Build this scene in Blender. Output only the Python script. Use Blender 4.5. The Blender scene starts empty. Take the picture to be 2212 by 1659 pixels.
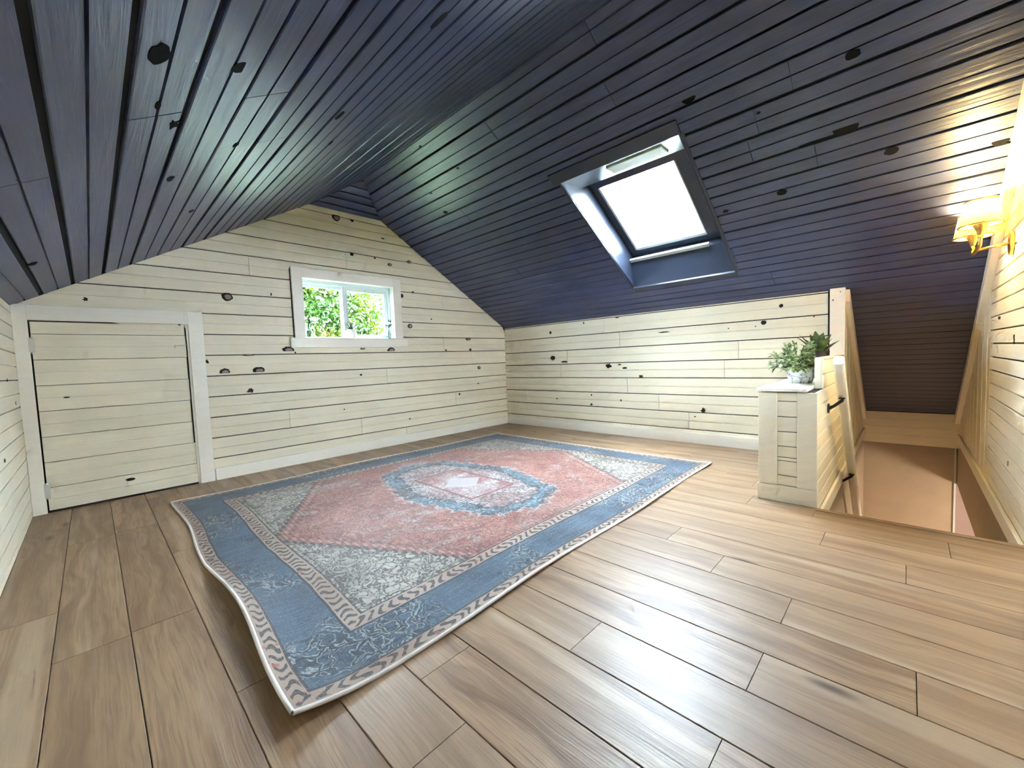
import bpy, bmesh, math, random
from mathutils import Vector, Matrix
random.seed(7)
SC = bpy.context.scene
COL = SC.collection

# ------------------------------------------------------------------ camera
cam = bpy.data.cameras.new('camera')
cam.sensor_fit = 'HORIZONTAL'; cam.sensor_width = 36.0
cam.lens = 881.69 * 36.0 / 2212.0
cam.clip_start = 0.02; cam.clip_end = 200
camo = bpy.data.objects.new('camera', cam); COL.objects.link(camo)
YAW, PITCH, ROLL = -0.8004, -0.0586, -0.0399
fw = Vector((-math.sin(YAW)*math.cos(PITCH), math.cos(YAW)*math.cos(PITCH), math.sin(PITCH)))
rt = Vector((math.cos(YAW), math.sin(YAW), 0)); up = rt.cross(fw)
r2 = rt*math.cos(ROLL) + up*math.sin(ROLL); u2 = -rt*math.sin(ROLL) + up*math.cos(ROLL)
M = Matrix((r2, u2, -fw)).transposed().to_4x4(); M.translation = Vector((0.324, -4.126, 0.9))
camo.matrix_world = M
SC.camera = camo

# ------------------------------------------------------------------ world, exposure
wd = bpy.data.worlds.new('sky'); SC.world = wd; wd.use_nodes = True
bg = wd.node_tree.nodes['Background']
bg.inputs[0].default_value = (0.70, 0.83, 1.0, 1); bg.inputs[1].default_value = 1.0
SC.view_settings.view_transform = 'Standard'; SC.view_settings.look = 'None'
SC.view_settings.gamma = 1.0; SC.view_settings.use_curve_mapping = False
SC.view_settings.exposure = 7.1
cy = SC.cycles
cy.use_denoising = True; cy.max_bounces = 8; cy.diffuse_bounces = 5; cy.glossy_bounces = 3
cy.use_adaptive_sampling = True; cy.adaptive_threshold = 0.03; cy.adaptive_min_samples = 20
cy.transmission_bounces = 8; cy.transparent_max_bounces = 12
cy.caustics_reflective = False; cy.caustics_refractive = False; cy.sample_clamp_indirect = 6.0

def portal(name, loc, xdir, ydir, sx, sy):
    l = bpy.data.lights.new(name, 'AREA'); l.shape = 'RECTANGLE'; l.size = sx; l.size_y = sy
    l.cycles.is_portal = True
    o = bpy.data.objects.new(name, l); COL.objects.link(o)
    x = Vector(xdir).normalized(); y = Vector(ydir).normalized(); z = x.cross(y)
    m = Matrix((x, y, z)).transposed().to_4x4(); m.translation = Vector(loc); o.matrix_world = m
    return o

def point(name, loc, power, col, rad):
    l = bpy.data.lights.new(name, 'POINT'); l.energy = power; l.color = col; l.shadow_soft_size = rad
    o = bpy.data.objects.new(name, l); COL.objects.link(o); o.location = loc
    return o

# ------------------------------------------------------------------ room measures (metres)
W = 4.464; HL = 1.374; HR = 1.349; XR = 2.271; H = 2.682; ZT = 2.466
YN = -4.52                      # near end wall
YP = -3.770                     # stair side of the half wall
XS = 3.115                      # top edge of the stairs
XE = 6.40                       # header over the stairs
MR = (H-HR)/(W-XR); ML = (H-HL)/XR
KR = math.hypot(1, MR); KL = math.hypot(1, ML)
YA = -0.361; MH = (H-ZT)/(-YA)
GX0, GX1 = 1.772, 2.723; GZ0, GZ1 = 1.19, 1.757            # gable window opening
SY0, SY1 = -3.095, -2.173; SS0, SS1 = 0.811, 2.170          # skylight opening on the right slope

portal('sky_portal_roof', (XR+1.55/KR+0.30*MR/KR, -2.6, H-1.55*MR/KR+0.30/KR), (0, 1, 0), (1/KR, 0, -MR/KR), 0.95, 1.0)
portal('sky_portal_end', (2.68, YN-0.2, 1.47), (-1, 0, 0), (0, 0, 1), 0.62, 0.52)
portal('sky_portal_gable', ((GX0+GX1)/2, 0.2, (GZ0+GZ1)/2), (1, 0, 0), (0, 0, 1), 1.0, 0.62)

# ------------------------------------------------------------------ materials
def newmat(name):
    m = bpy.data.materials.new(name); m.use_nodes = True
    nt = m.node_tree; b = nt.nodes['Principled BSDF']
    return m, nt, b
class NV:
    """a node value with operators"""
    def __init__(s, nt, sock): s.nt = nt; s.s = sock
    def _m(s, op, *a):
        n = s.nt.nodes.new('ShaderNodeMath'); n.operation = op
        for i, v in enumerate((s,)+a):
            if isinstance(v, NV): s.nt.links.new(v.s, n.inputs[i])
            else: n.inputs[i].default_value = v
        return NV(s.nt, n.outputs[0])
    def __add__(s, o): return s._m('ADD', o)
    __radd__ = __add__
    def __sub__(s, o): return s._m('SUBTRACT', o)
    def __rsub__(s, o): return (s*-1.0)+o
    def __mul__(s, o): return s._m('MULTIPLY', o)
    __rmul__ = __mul__
    def __truediv__(s, o): return s._m('DIVIDE', o)
    def abs(s): return s._m('ABSOLUTE')
    def min(s, o): return s._m('MINIMUM', o)
    def max(s, o): return s._m('MAXIMUM', o)
    def gt(s, o): return s._m('GREATER_THAN', o)
    def lt(s, o): return s._m('LESS_THAN', o)
    def sin(s): return s._m('SINE')
    def fract(s): return s._m('FRACT')
    def floor(s): return s._m('FLOOR')
    def snap(s, o): return s._m('SNAP', o)
    def pp(s, o): return s._m('PINGPONG', o)
    def clamp01(s): return s.max(0.0).min(1.0)
    def step(s, a, b):          # smooth 0..1 between a and b
        n = s.nt.nodes.new('ShaderNodeMapRange'); n.interpolation_type = 'SMOOTHSTEP'
        s.nt.links.new(s.s, n.inputs[0])
        n.inputs[1].default_value = a; n.inputs[2].default_value = b
        return NV(s.nt, n.outputs[0])
def combine(nt, x, y, z=0.0):
    n = nt.nodes.new('ShaderNodeCombineXYZ')
    for i, v in enumerate((x, y, z)):
        if isinstance(v, NV): nt.links.new(v.s, n.inputs[i])
        else: n.inputs[i].default_value = v
    return n.outputs[0]
def noise(nt, vec, scale, detail=3.0, rough=0.55, dist=0.0):
    n = nt.nodes.new('ShaderNodeTexNoise'); nt.links.new(vec, n.inputs['Vector'])
    n.inputs['Scale'].default_value = scale; n.inputs['Detail'].default_value = detail
    n.inputs['Roughness'].default_value = rough; n.inputs['Distortion'].default_value = dist
    return NV(nt, n.outputs[0])
def voro(nt, vec, scale, feature='DISTANCE_TO_EDGE', rnd=1.0):
    n = nt.nodes.new('ShaderNodeTexVoronoi'); n.feature = feature; nt.links.new(vec, n.inputs['Vector'])
    n.inputs['Scale'].default_value = scale; n.inputs['Randomness'].default_value = rnd
    return NV(nt, n.outputs['Distance'])
def mixc(nt, f, a, b):
    n = nt.nodes.new('ShaderNodeMix'); n.data_type = 'RGBA'
    def put(i, v):
        if isinstance(v, NV): nt.links.new(v.s, n.inputs[i])
        elif hasattr(v, 'is_output'): nt.links.new(v, n.inputs[i])
        elif isinstance(v, tuple): n.inputs[i].default_value = v if len(v) == 4 else v+(1,)
        else: n.inputs[i].default_value = v
    put(0, f); put(6, a); put(7, b)
    return n.outputs[2]
def bump(nt, b, h, strength, dist=0.002):
    n = nt.nodes.new('ShaderNodeBump'); n.inputs['Strength'].default_value = strength
    n.inputs['Distance'].default_value = dist
    nt.links.new(h.s, n.inputs['Height']); nt.links.new(n.outputs[0], b.inputs['Normal'])
def uvxy(nt, rnd=True):
    uv = nt.nodes.new('ShaderNodeUVMap'); sp = nt.nodes.new('ShaderNodeSeparateXYZ'); nt.links.new(uv.outputs[0], sp.inputs[0])
    a, b = NV(nt, sp.outputs[0]), NV(nt, sp.outputs[1])
    r = NV(nt, nt.nodes.new('ShaderNodeObjectInfo').outputs['Random'])
    return a, b, r
def objvec(nt):
    return nt.nodes.new('ShaderNodeTexCoord').outputs['Object']

def paint(name, base, rough, var, grain, bstr, spec=0.5):
    m, nt, b = newmat(name)
    a, w, r = uvxy(nt)
    v = combine(nt, a*2.0+r*37.0, w*36.0+r*13.0, r*9.0)
    n1 = noise(nt, v, 1.0, 5.0, 0.65, 0.7)
    v2 = combine(nt, a*3.0+r*11.0, w*3.0, r*5.0)
    n2 = noise(nt, v2, 1.0, 3.0)
    f = (n1*0.6+n2*0.4).step(0.3, 0.72)
    lo = tuple(c*(1-var) for c in base); hi = tuple(min(1, c*(1+var)) for c in base)
    c = mixc(nt, f, lo, hi)
    c = mixc(nt, r*0.10, c, tuple(x*0.72 for x in base))
    nt.links.new(c, b.inputs['Base Color'])
    rr = n2*0.10+max(0.295, rough-0.05); nt.links.new(rr.s, b.inputs['Roughness'])
    b.inputs['Specular IOR Level'].default_value = spec
    bump(nt, b, n1+(n2*0.6), bstr, grain)
    return m
def plain(name, col, rough=0.5, metal=0.0, spec=0.5):
    m, nt, b = newmat(name)
    n = noise(nt, objvec(nt), 9.0, 3.0)
    nt.links.new(mixc(nt, n, tuple(c*0.9 for c in col), tuple(min(1, c*1.08) for c in col)), b.inputs['Base Color'])
    b.inputs['Roughness'].default_value = rough; b.inputs['Metallic'].default_value = metal
    b.inputs['Specular IOR Level'].default_value = spec
    return m

M_CREAM = paint('cream_paint', (0.87, 0.80, 0.625), 0.5, 0.06, 0.0018, 0.45, 0.35)
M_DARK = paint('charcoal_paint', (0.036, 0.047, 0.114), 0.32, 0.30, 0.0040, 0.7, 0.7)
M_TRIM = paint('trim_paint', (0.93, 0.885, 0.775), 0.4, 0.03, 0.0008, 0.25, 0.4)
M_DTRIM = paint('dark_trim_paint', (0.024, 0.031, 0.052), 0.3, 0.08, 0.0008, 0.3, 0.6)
M_VINYL = plain('white_vinyl', (0.60, 0.65, 0.65), 0.4)
M_GROOVE = plain('groove_shadow_timber', (0.035, 0.027, 0.020), 0.9)
M_GROOVED = plain('groove_dark_timber', (0.006, 0.006, 0.008), 0.9)
M_KNOT = plain('knot_wood', (0.028, 0.018, 0.012), 0.8, 0, 0.2)
M_KNOTL = plain('knot_heart', (0.30, 0.24, 0.20), 0.6)
M_KNOTD = plain('ceiling_knot', (0.006, 0.006, 0.008), 0.9, 0, 0.1)
M_DRY = plain('tan_drywall', (0.45, 0.37, 0.27), 0.8, 0, 0.2)
M_DRYP = plain('pale_drywall', (0.62, 0.53, 0.50), 0.8, 0, 0.2)
M_BLACK = plain('black_metal', (0.012, 0.012, 0.013), 0.45)
M_BRASS = plain('brass', (0.78, 0.50, 0.16), 0.28, 1.0)
M_STEEL = plain('white_painted_metal', (0.66, 0.63, 0.54), 0.4)
M_SOIL = plain('potting_soil', (0.03, 0.02, 0.014), 0.9)
M_CERAM = plain('white_ceramic', (0.75, 0.73, 0.70), 0.3)
M_EXT = plain('exterior_siding', (0.5, 0.5, 0.48), 0.8)
M_BARK = plain('bark', (0.06, 0.045, 0.03), 0.9)
M_STEM = plain('green_stem', (0.05, 0.09, 0.03), 0.6)
M_TREAD = None

def glassmat(name, tint=(1, 1, 1), refl=1.0):
    m = bpy.data.materials.new(name); m.use_nodes = True; nt = m.node_tree; nt.nodes.clear()
    o = nt.nodes.new('ShaderNodeOutputMaterial'); mx = nt.nodes.new('ShaderNodeMixShader')
    t = nt.nodes.new('ShaderNodeBsdfTransparent'); g = nt.nodes.new('ShaderNodeBsdfGlossy')
    t.inputs[0].default_value = tint+(1,); g.inputs['Roughness'].default_value = 0.02
    fr = nt.nodes.new('ShaderNodeFresnel'); fr.inputs[0].default_value = 1.45
    nn = noise(nt, objvec(nt), 3.0, 1.0)
    f = NV(nt, fr.outputs[0])*refl*(nn*0.1+0.95)
    nt.links.new(f.s, mx.inputs[0]); nt.links.new(t.outputs[0], mx.inputs[1]); nt.links.new(g.outputs[0], mx.inputs[2])
    nt.links.new(mx.outputs[0], o.inputs[0])
    return m
M_GLASS = glassmat('window_glass', (0.97, 0.99, 0.98), 0.6)
M_VASE = glassmat('vase_glass', (0.80, 0.90, 0.90), 1.5)

def leafmat(name, c1, c2, trans=0.35, scale=14.0):
    m = bpy.data.materials.new(name); m.use_nodes = True; nt = m.node_tree; nt.nodes.clear()
    o = nt.nodes.new('ShaderNodeOutputMaterial'); mx = nt.nodes.new('ShaderNodeMixShader')
    d = nt.nodes.new('ShaderNodeBsdfPrincipled'); t = nt.nodes.new('ShaderNodeBsdfTranslucent')
    n = noise(nt, objvec(nt), scale, 2.0).step(0.35, 0.65)
    c = mixc(nt, n, c1, c2)
    nt.links.new(c, d.inputs['Base Color']); nt.links.new(c, t.inputs[0])
    d.inputs['Roughness'].default_value = 0.45
    mx.inputs[0].default_value = trans
    nt.links.new(d.outputs[0], mx.inputs[1]); nt.links.new(t.outputs[0], mx.inputs[2]); nt.links.new(mx.outputs[0], o.inputs[0])
    return m
M_LEAF1 = leafmat('tree_leaf_yellow_green', (0.012, 0.040, 0.001), (0.044, 0.054, 0.0015), 0.4, 1.3)
M_LEAF2 = leafmat('tree_leaf_blue_green', (0.011, 0.036, 0.005), (0.024, 0.050, 0.003), 0.4, 1.3)
M_PLA = leafmat('bushy_leaf', (0.035, 0.09, 0.022), (0.50, 0.56, 0.27), 0.25, 48.0)
M_PLB = leafmat('broad_leaf', (0.03, 0.075, 0.02), (0.16, 0.20, 0.05), 0.2, 22.0)
M_PLC = leafmat('spiky_leaf', (0.012, 0.035, 0.012), (0.035, 0.065, 0.02), 0.15, 40.0)
M_PETAL = leafmat('white_petal', (0.70, 0.70, 0.64), (0.80, 0.80, 0.76), 0.4, 30.0)
M_GRASS = leafmat('lawn_grass', (0.03, 0.07, 0.006), (0.07, 0.11, 0.01), 0.0, 1.0)

def marble():
    m, nt, b = newmat('white_marble_glaze')
    v = objvec(nt)
    n = noise(nt, v, 9.0, 4.0, 0.6, 1.2)
    vein = (n-0.5).abs().step(0.0, 0.035)
    c = mixc(nt, vein, (0.20, 0.20, 0.22), (0.72, 0.72, 0.73))
    nt.links.new(c, b.inputs['Base Color']); b.inputs['Roughness'].default_value = 0.25
    return m
M_MARBLE = marble()

def oak():
    m, nt, b = newmat('oak_plank')
    a, w, r = uvxy(nt)
    warp = noise(nt, combine(nt, a*1.6+r*31.0, w*5.0+r*7.0, r*3.0), 1.0, 3.0)
    g1 = noise(nt, combine(nt, a*0.9+r*53.0, w*17.0+warp*3.4+r*9.0, r*5.0), 1.0, 4.0, 0.6)
    g2 = noise(nt, combine(nt, a*5.0+r*17.0, w*170.0+warp*8.0, r), 1.0, 2.0)
    blot = noise(nt, combine(nt, a*2.2+r*71.0, w*9.0+r*3.0, 2.0), 1.0, 2.0)
    c = mixc(nt, g1.step(0.30, 0.66), (0.190, 0.102, 0.050), (0.42, 0.268, 0.150))
    c = mixc(nt, g2.step(0.46, 0.66)*0.50, c, (0.17, 0.10, 0.058))
    c = mixc(nt, blot.step(0.58, 0.74)*0.65, c, (0.16, 0.095, 0.06))
    c = mixc(nt, r.step(0.0, 1.0)*0.38, c, (0.385, 0.265, 0.165))
    sap = noise(nt, combine(nt, a*0.5+r*91.0, w*7.0+r*19.0, 7.0), 1.0, 2.0)
    c = mixc(nt, sap.step(0.60, 0.70)*0.55, c, (0.56, 0.42, 0.28))
    c = mixc(nt, (r*7.31).fract()*0.30, c, (0.20, 0.118, 0.064))
    # a few knots
    kv = voro(nt, combine(nt, a*1.5+r*41.0, w*5.4+r*23.0, 0.0), 1.0, 'F1')
    c = mixc(nt, 1.0-kv.step(0.03, 0.13), c, (0.10, 0.055, 0.035))
    nt.links.new(c, b.inputs['Base Color'])
    rr = g2*0.14+0.34; nt.links.new(rr.s, b.inputs['Roughness'])
    b.inputs['Specular IOR Level'].default_value = 0.55
    bump(nt, b, g2*0.6+g1*0.4, 0.55, 0.0020)
    return m
M_OAK = oak()

def shade_mat():
    m = bpy.data.materials.new('pleated_cream_shade'); m.use_nodes = True; nt = m.node_tree; nt.nodes.clear()
    o = nt.nodes.new('ShaderNodeOutputMaterial'); mx = nt.nodes.new('ShaderNodeMixShader')
    d = nt.nodes.new('ShaderNodeBsdfDiffuse'); t = nt.nodes.new('ShaderNodeBsdfTranslucent')
    n = noise(nt, objvec(nt), 60.0, 2.0)
    c = mixc(nt, n, (0.42, 0.27, 0.085), (0.50, 0.34, 0.12))
    nt.links.new(c, d.inputs[0]); nt.links.new(c, t.inputs[0]); mx.inputs[0].default_value = 0.22
    nt.links.new(d.outputs[0], mx.inputs[1]); nt.links.new(t.outputs[0], mx.inputs[2]); nt.links.new(mx.outputs[0], o.inputs[0])
    return m
M_SHADE = shade_mat()
def bulb_mat():
    m = bpy.data.materials.new('lit_bulb'); m.use_nodes = True; nt = m.node_tree; nt.nodes.clear()
    o = nt.nodes.new('ShaderNodeOutputMaterial'); e = nt.nodes.new('ShaderNodeEmission')
    e.inputs[0].default_value = (1.0, 0.72, 0.36, 1); e.inputs[1].default_value = 2.0
    nt.links.new(e.outputs[0], o.inputs[0]); return m
M_BULB = bulb_mat()

def rug_mat():
    m, nt, b = newmat('faded_oriental_rug')
    u0, v0, _ = uvxy(nt)
    HUx, HVy = 1.555, 1.265
    U, V = u0.abs(), v0.abs()
    asym = combine(nt, u0, v0, 0.0)
    sym = combine(nt, U, V, 0.0)
    wob = noise(nt, asym, 9.0, 2.0)-0.5
    ex = U*-1.0+HUx; ey = V*-1.0+HVy
    e = ex.min(ey)+wob*0.010            # distance from the edge
    worn = noise(nt, asym, 2.6, 5.0, 0.68)
    patch = noise(nt, combine(nt, u0*1.0+3.0, v0*1.6, 2.0), 3.2, 4.0, 0.65, 0.5)
    yarn = noise(nt, combine(nt, u0*6.0, v0*190.0, 0.0), 1.0, 2.0)
    speck = noise(nt, asym, 95.0, 3.0, 0.75)
    fine = noise(nt, asym, 210.0, 2.0, 0.6)
    # curling line work, mirrored in both axes
    q1 = noise(nt, sym, 11.0, 2.0)-0.5
    q2 = noise(nt, combine(nt, V, U, 3.0), 12.0, 2.0)-0.5
    dv = combine(nt, U+q1*0.13, V+q2*0.13, 0.0)
    l1 = voro(nt, dv, 30.0); l2 = voro(nt, dv, 13.0); l3 = voro(nt, dv, 5.0)
    blob = voro(nt, dv, 34.0, 'F1').lt(0.20)
    ink = (l1.lt(0.075)).max(l2.lt(0.045)).max(blob*0.85)
    ink = ink*speck.step(0.36, 0.52)*patch.step(0.20, 0.40)
    chalk = ((l2-0.075).abs().lt(0.022)).max((l3-0.05).abs().lt(0.012))*speck.step(0.38, 0.55)
    # ---- grey-beige spandrels
    span = mixc(nt, worn.step(0.34, 0.66), (0.38, 0.35, 0.30), (0.72, 0.69, 0.61))
    span = mixc(nt, chalk*0.55, span, (0.70, 0.68, 0.62))
    span = mixc(nt, ink*0.92, span, (0.016, 0.015, 0.018))
    # ---- red field, stepped hexagon reaching the long borders
    vs = V.snap(0.045)
    dred = (vs*-0.58+1.25)-U
    red = mixc(nt, worn.step(0.34, 0.68), (0.36, 0.10, 0.075), (0.60, 0.27, 0.21))
    red = mixc(nt, patch.step(0.50, 0.72)*0.8, red, (0.66, 0.58, 0.54))
    red = mixc(nt, chalk*0.5, red, (0.70, 0.56, 0.48))
    red = mixc(nt, ink*0.62, red, (0.07, 0.025, 0.03))
    red = mixc(nt, (voro(nt, sym, 9.0, 'F1').lt(0.13))*0.6, red, (0.60, 0.20, 0.10))
    f = mixc(nt, dred.gt(0.0), span, red)
    f = mixc(nt, (dred.abs().lt(0.008))*speck.step(0.3, 0.45)*0.9, f, (0.03, 0.012, 0.015))
    f = mixc(nt, ((dred-0.040).abs().lt(0.006))*speck.step(0.35, 0.5)*0.8, f, (0.62, 0.45, 0.38))
    f = mixc(nt, ((dred-0.075).abs().lt(0.005))*speck.step(0.35, 0.5)*0.7, f, (0.08, 0.03, 0.03))
    # ---- stepped medallion
    vm = V.snap(0.11); um = U.snap(0.09)
    U_, V_ = U, V
    U = U+q1*0.16; V = V+q2*0.16
    dmed = ((vm*-0.30+0.50)-U).min((um*-0.30+0.76)-V).min((vm*-1.0+0.95)-U)
    U, V = U_, V_
    medb = mixc(nt, patch.step(0.36, 0.58), (0.020, 0.035, 0.060), (0.16, 0.33, 0.46))
    medb = mixc(nt, speck.step(0.52, 0.70)*0.55, medb, (0.50, 0.60, 0.64))
    medb = mixc(nt, chalk*0.7, medb, (0.66, 0.70, 0.70))
    medb = mixc(nt, ink*0.8, medb, (0.010, 0.016, 0.030))
    f = mixc(nt, dmed.gt(0.0)*(1.0-worn.step(0.56, 0.68)*0.75), f, medb)
    f = mixc(nt, (dmed.abs().lt(0.009))*speck.step(0.3, 0.45)*0.85, f, (0.60, 0.48, 0.44))
    pale = mixc(nt, worn.step(0.36, 0.62), (0.46, 0.30, 0.28), (0.68, 0.64, 0.64))
    pale = mixc(nt, ink*0.85, pale, (0.03, 0.03, 0.055))
    f = mixc(nt, dmed.gt(0.12), f, pale)
    f = mixc(nt, ((dmed-0.125).abs().lt(0.009))*speck.step(0.3, 0.45)*0.9, f, (0.02, 0.022, 0.035))
    dbox = (U-0.20).max(V-0.34)
    cent = mixc(nt, patch.step(0.38, 0.62), (0.44, 0.20, 0.18), (0.68, 0.64, 0.64))
    cent = mixc(nt, ink*0.6, cent, (0.10, 0.03, 0.05))
    f = mixc(nt, dbox.lt(0.0), f, cent)
    f = mixc(nt, (dbox.abs().lt(0.010))*speck.step(0.28, 0.45)*0.9, f, (0.22, 0.03, 0.05))
    f = mixc(nt, ((U*0.9+V).lt(0.15))*0.75, f, (0.62, 0.64, 0.68))
    # ---- borders
    side = ex.lt(ey)
    run = U*(ey.lt(ex))+V*side+side*0.37
    def guard(t0, t1, c_lo, c_hi, k):
        t = (e-t0)/(t1-t0)
        wv = ((run*k+((t*7.0+run*23.0).sin())*1.7+q1*9.0).sin())
        mk = wv.gt(0.25)*t.gt(0.16)*t.lt(0.86)
        c = mixc(nt, worn.step(0.3, 0.7), c_lo, c_hi)
        c = mixc(nt, mk*speck.step(0.28, 0.46)*0.92, c, (0.020, 0.015, 0.018))
        c = mixc(nt, (voro(nt, sym, 16.0, 'F1').lt(0.16))*speck.step(0.35, 0.5)*0.8, c, (0.50, 0.13, 0.09))
        return c
    gin = guard(0.245, 0.315, (0.48, 0.33, 0.26), (0.64, 0.53, 0.45), 140.0)
    gout = guard(0.006, 0.058, (0.46, 0.32, 0.25), (0.64, 0.52, 0.43), 125.0)
    f = mixc(nt, e.lt(0.315), f, gin)
    f = mixc(nt, ((e-0.318).abs().lt(0.004))*speck.step(0.3, 0.45)*0.9, f, (0.02, 0.015, 0.02))
    f = mixc(nt, ((e-0.340).abs().lt(0.004))*speck.step(0.36, 0.5)*0.7, f, (0.06, 0.04, 0.04))
    blue = mixc(nt, worn.step(0.30, 0.62), (0.012, 0.040, 0.088), (0.075, 0.150, 0.245))
    blue = mixc(nt, speck.step(0.50, 0.70)*0.55, blue, (0.26, 0.39, 0.50))
    dk = noise(nt, asym, 2.3, 3.0).step(0.47, 0.60)
    blue = mixc(nt, ink*(dk*0.75+0.15), blue, (0.008, 0.014, 0.026))
    blue = mixc(nt, chalk*dk*0.85, blue, (0.58, 0.64, 0.64))
    f = mixc(nt, e.lt(0.245), f, blue)
    f = mixc(nt, (e-0.245).abs().lt(0.0045), f, (0.010, 0.020, 0.05))
    f = mixc(nt, e.lt(0.058), f, gout)
    f = mixc(nt, ((e-0.058).abs().lt(0.004))*0.9, f, (0.03, 0.02, 0.025))
    # wear and yarn
    f = mixc(nt, yarn.step(0.45, 0.75)*0.20, f, (0.62, 0.60, 0.58))
    f = mixc(nt, fine.step(0.50, 0.72)*0.22, f, (0.72, 0.70, 0.66))
    f = mixc(nt, (1.0-fine.step(0.26, 0.44))*0.40, f, (0.03, 0.03, 0.035))
    mul = nt.nodes.new('ShaderNodeMix'); mul.data_type = 'RGBA'; mul.blend_type = 'MULTIPLY'; mul.inputs[0].default_value = 1.0
    nt.links.new(f, mul.inputs[6]); mul.inputs[7].default_value = (0.64, 0.59, 0.55, 1); f = mul.outputs[2]
    nt.links.new(f, b.inputs['Base Color']); b.inputs['Roughness'].default_value = 0.7
    b.inputs['Specular IOR Level'].default_value = 0.35
    b.inputs['Sheen Weight'].default_value = 0.15; b.inputs['Sheen Roughness'].default_value = 0.4
    bump(nt, b, yarn+speck*0.6, 0.4, 0.0015)
    return m
M_RUG = rug_mat()
M_BIND = plain('white_yarn_binding', (0.74, 0.70, 0.66), 0.8)

# ------------------------------------------------------------------ mesh helpers
def link(name, me, mat, parent=None, loc=(0, 0, 0)):
    o = bpy.data.objects.new(name, me); COL.objects.link(o); o.location = loc
    if mat is not None and not me.materials: me.materials.append(mat)
    if parent is not None: o.parent = parent
    return o
def empty(name, loc=(0, 0, 0)):
    o = bpy.data.objects.new(name, None); COL.objects.link(o); o.location = loc; o.empty_display_size = 0.1
    return o
def tag(o, label=None, cat=None, group=None, kind=None):
    if label: o['label'] = label
    if cat: o['category'] = cat
    if group: o['group'] = group
    if kind: o['kind'] = kind
    return o
class MB:
    def __init__(s): s.v = []; s.f = []; s.uv = []
    def add(s, vs, fs, uvs=None):
        k = len(s.v); s.v += [Vector(p) for p in vs]
        s.f += [[i+k for i in f] for f in fs]
        s.uv += (uvs if uvs else [(p[0]+p[1], p[2]+p[1]*0.3) for p in s.v[k:]])
        return s
    def box(s, x0, x1, y0, y1, z0, z1):
        vs = [(x, y, z) for x in (x0, x1) for y in (y0, y1) for z in (z0, z1)]
        return s.add(vs, [(0, 1, 3, 2), (4, 6, 7, 5), (0, 4, 5, 1), (2, 3, 7, 6), (0, 2, 6, 4), (1, 5, 7, 3)])
    def prism(s, poly, fn, d0, d1):
        """poly: list of 2D pts, fn(a,b,d)->3D"""
        n = len(poly)
        vs = [fn(a, b, d0) for a, b in poly]+[fn(a, b, d1) for a, b in poly]
        fs = [list(range(n))[::-1], list(range(n, 2*n))]+[(i, (i+1) % n, n+(i+1) % n, n+i) for i in range(n)]
        return s.add(vs, fs, [(a, b) for a, b in poly]*2)
    def tube(s, pts, rad, seg=8, cap=True):
        pts = [Vector(p) for p in pts]; n = len(pts); rings = []
        ref = None
        for i, p in enumerate(pts):
            t = (pts[min(i+1, n-1)]-pts[max(i-1, 0)]).normalized()
            if ref is None:
                ref = t.orthogonal().normalized()
            ref = (ref-t*ref.dot(t)).normalized(); bb = t.cross(ref)
            r = rad[i] if isinstance(rad, (list, tuple)) else rad
            rings.append([p+(ref*math.cos(2*math.pi*k/seg)+bb*math.sin(2*math.pi*k/seg))*r for k in range(seg)])
        vs = [q for rg in rings for q in rg]; fs = []
        for i in range(n-1):
            for k in range(seg):
                fs.append((i*seg+k, i*seg+(k+1) % seg, (i+1)*seg+(k+1) % seg, (i+1)*seg+k))
        if cap: fs += [list(range(seg))[::-1], list(range((n-1)*seg, n*seg))]
        return s.add(vs, fs)
    def lathe(s, prof, c=(0, 0, 0), seg=28, wave=None):
        c = Vector(c); n = len(prof); vs = []; fs = []
        for r, z in prof:
            for k in range(seg):
                a = 2*math.pi*k/seg; rr = r*(1+(wave if (wave and k % 2) else 0))
                vs.append(c+Vector((rr*math.cos(a), rr*math.sin(a), z)))
        for i in range(n-1):
            for k in range(seg): fs.append((i*seg+k, i*seg+(k+1) % seg, (i+1)*seg+(k+1) % seg, (i+1)*seg+k))
        return s.add(vs, fs)
    def leaf(s, p, d, nrm, L, wd, fold=0.25, droop=0.25, segs=4):
        p = Vector(p); d = Vector(d).normalized(); nrm = Vector(nrm); sd = d.cross(nrm)
        if sd.length < 1e-4: sd = d.orthogonal()
        sd.normalize(); nn = sd.cross(d)
        vs = []; fs = []
        for i in range(segs+1):
            t = i/segs; ww = wd*0.5*math.sin(math.pi*min(1, (t*0.93+0.05)))**0.8
            c = p+d*(L*t)-nn*(droop*L*t*t)
            vs += [c+sd*ww+nn*(fold*ww), c, c-sd*ww+nn*(fold*ww)]
        for i in range(segs):
            k = i*3
            fs += [(k, k+1, k+4, k+3), (k+1, k+2, k+5, k+4)]
        return s.add(vs, fs)
    def build(s, name, mat, parent=None, smooth=False, recalc=True, center=True, bevel=0.0):
        c = Vector((0, 0, 0))
        if center and s.v:
            lo = Vector((min(p[i] for p in s.v) for i in range(3))); hi = Vector((max(p[i] for p in s.v) for i in range(3)))
            c = (lo+hi)/2; c.z = lo.z
        me = bpy.data.meshes.new(name)
        base = parent_world(parent)
        me.from_pydata([p-c for p in s.v], [], s.f)
        uvl = me.uv_layers.new(name='UVMap')
        for lp in me.loops: uvl.data[lp.index].uv = s.uv[lp.vertex_index]
        if recalc or bevel:
            bm = bmesh.new(); bm.from_mesh(me); bmesh.ops.recalc_face_normals(bm, faces=bm.faces)
            if bevel: bmesh.ops.bevel(bm, geom=list(bm.edges), offset=bevel, segments=1, affect='EDGES')
            bm.to_mesh(me); bm.free()
        if smooth:
            me.polygons.foreach_set('use_smooth', [True]*len(me.polygons))
        me.update()
        return link(name, me, mat, parent, c-base)
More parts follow.
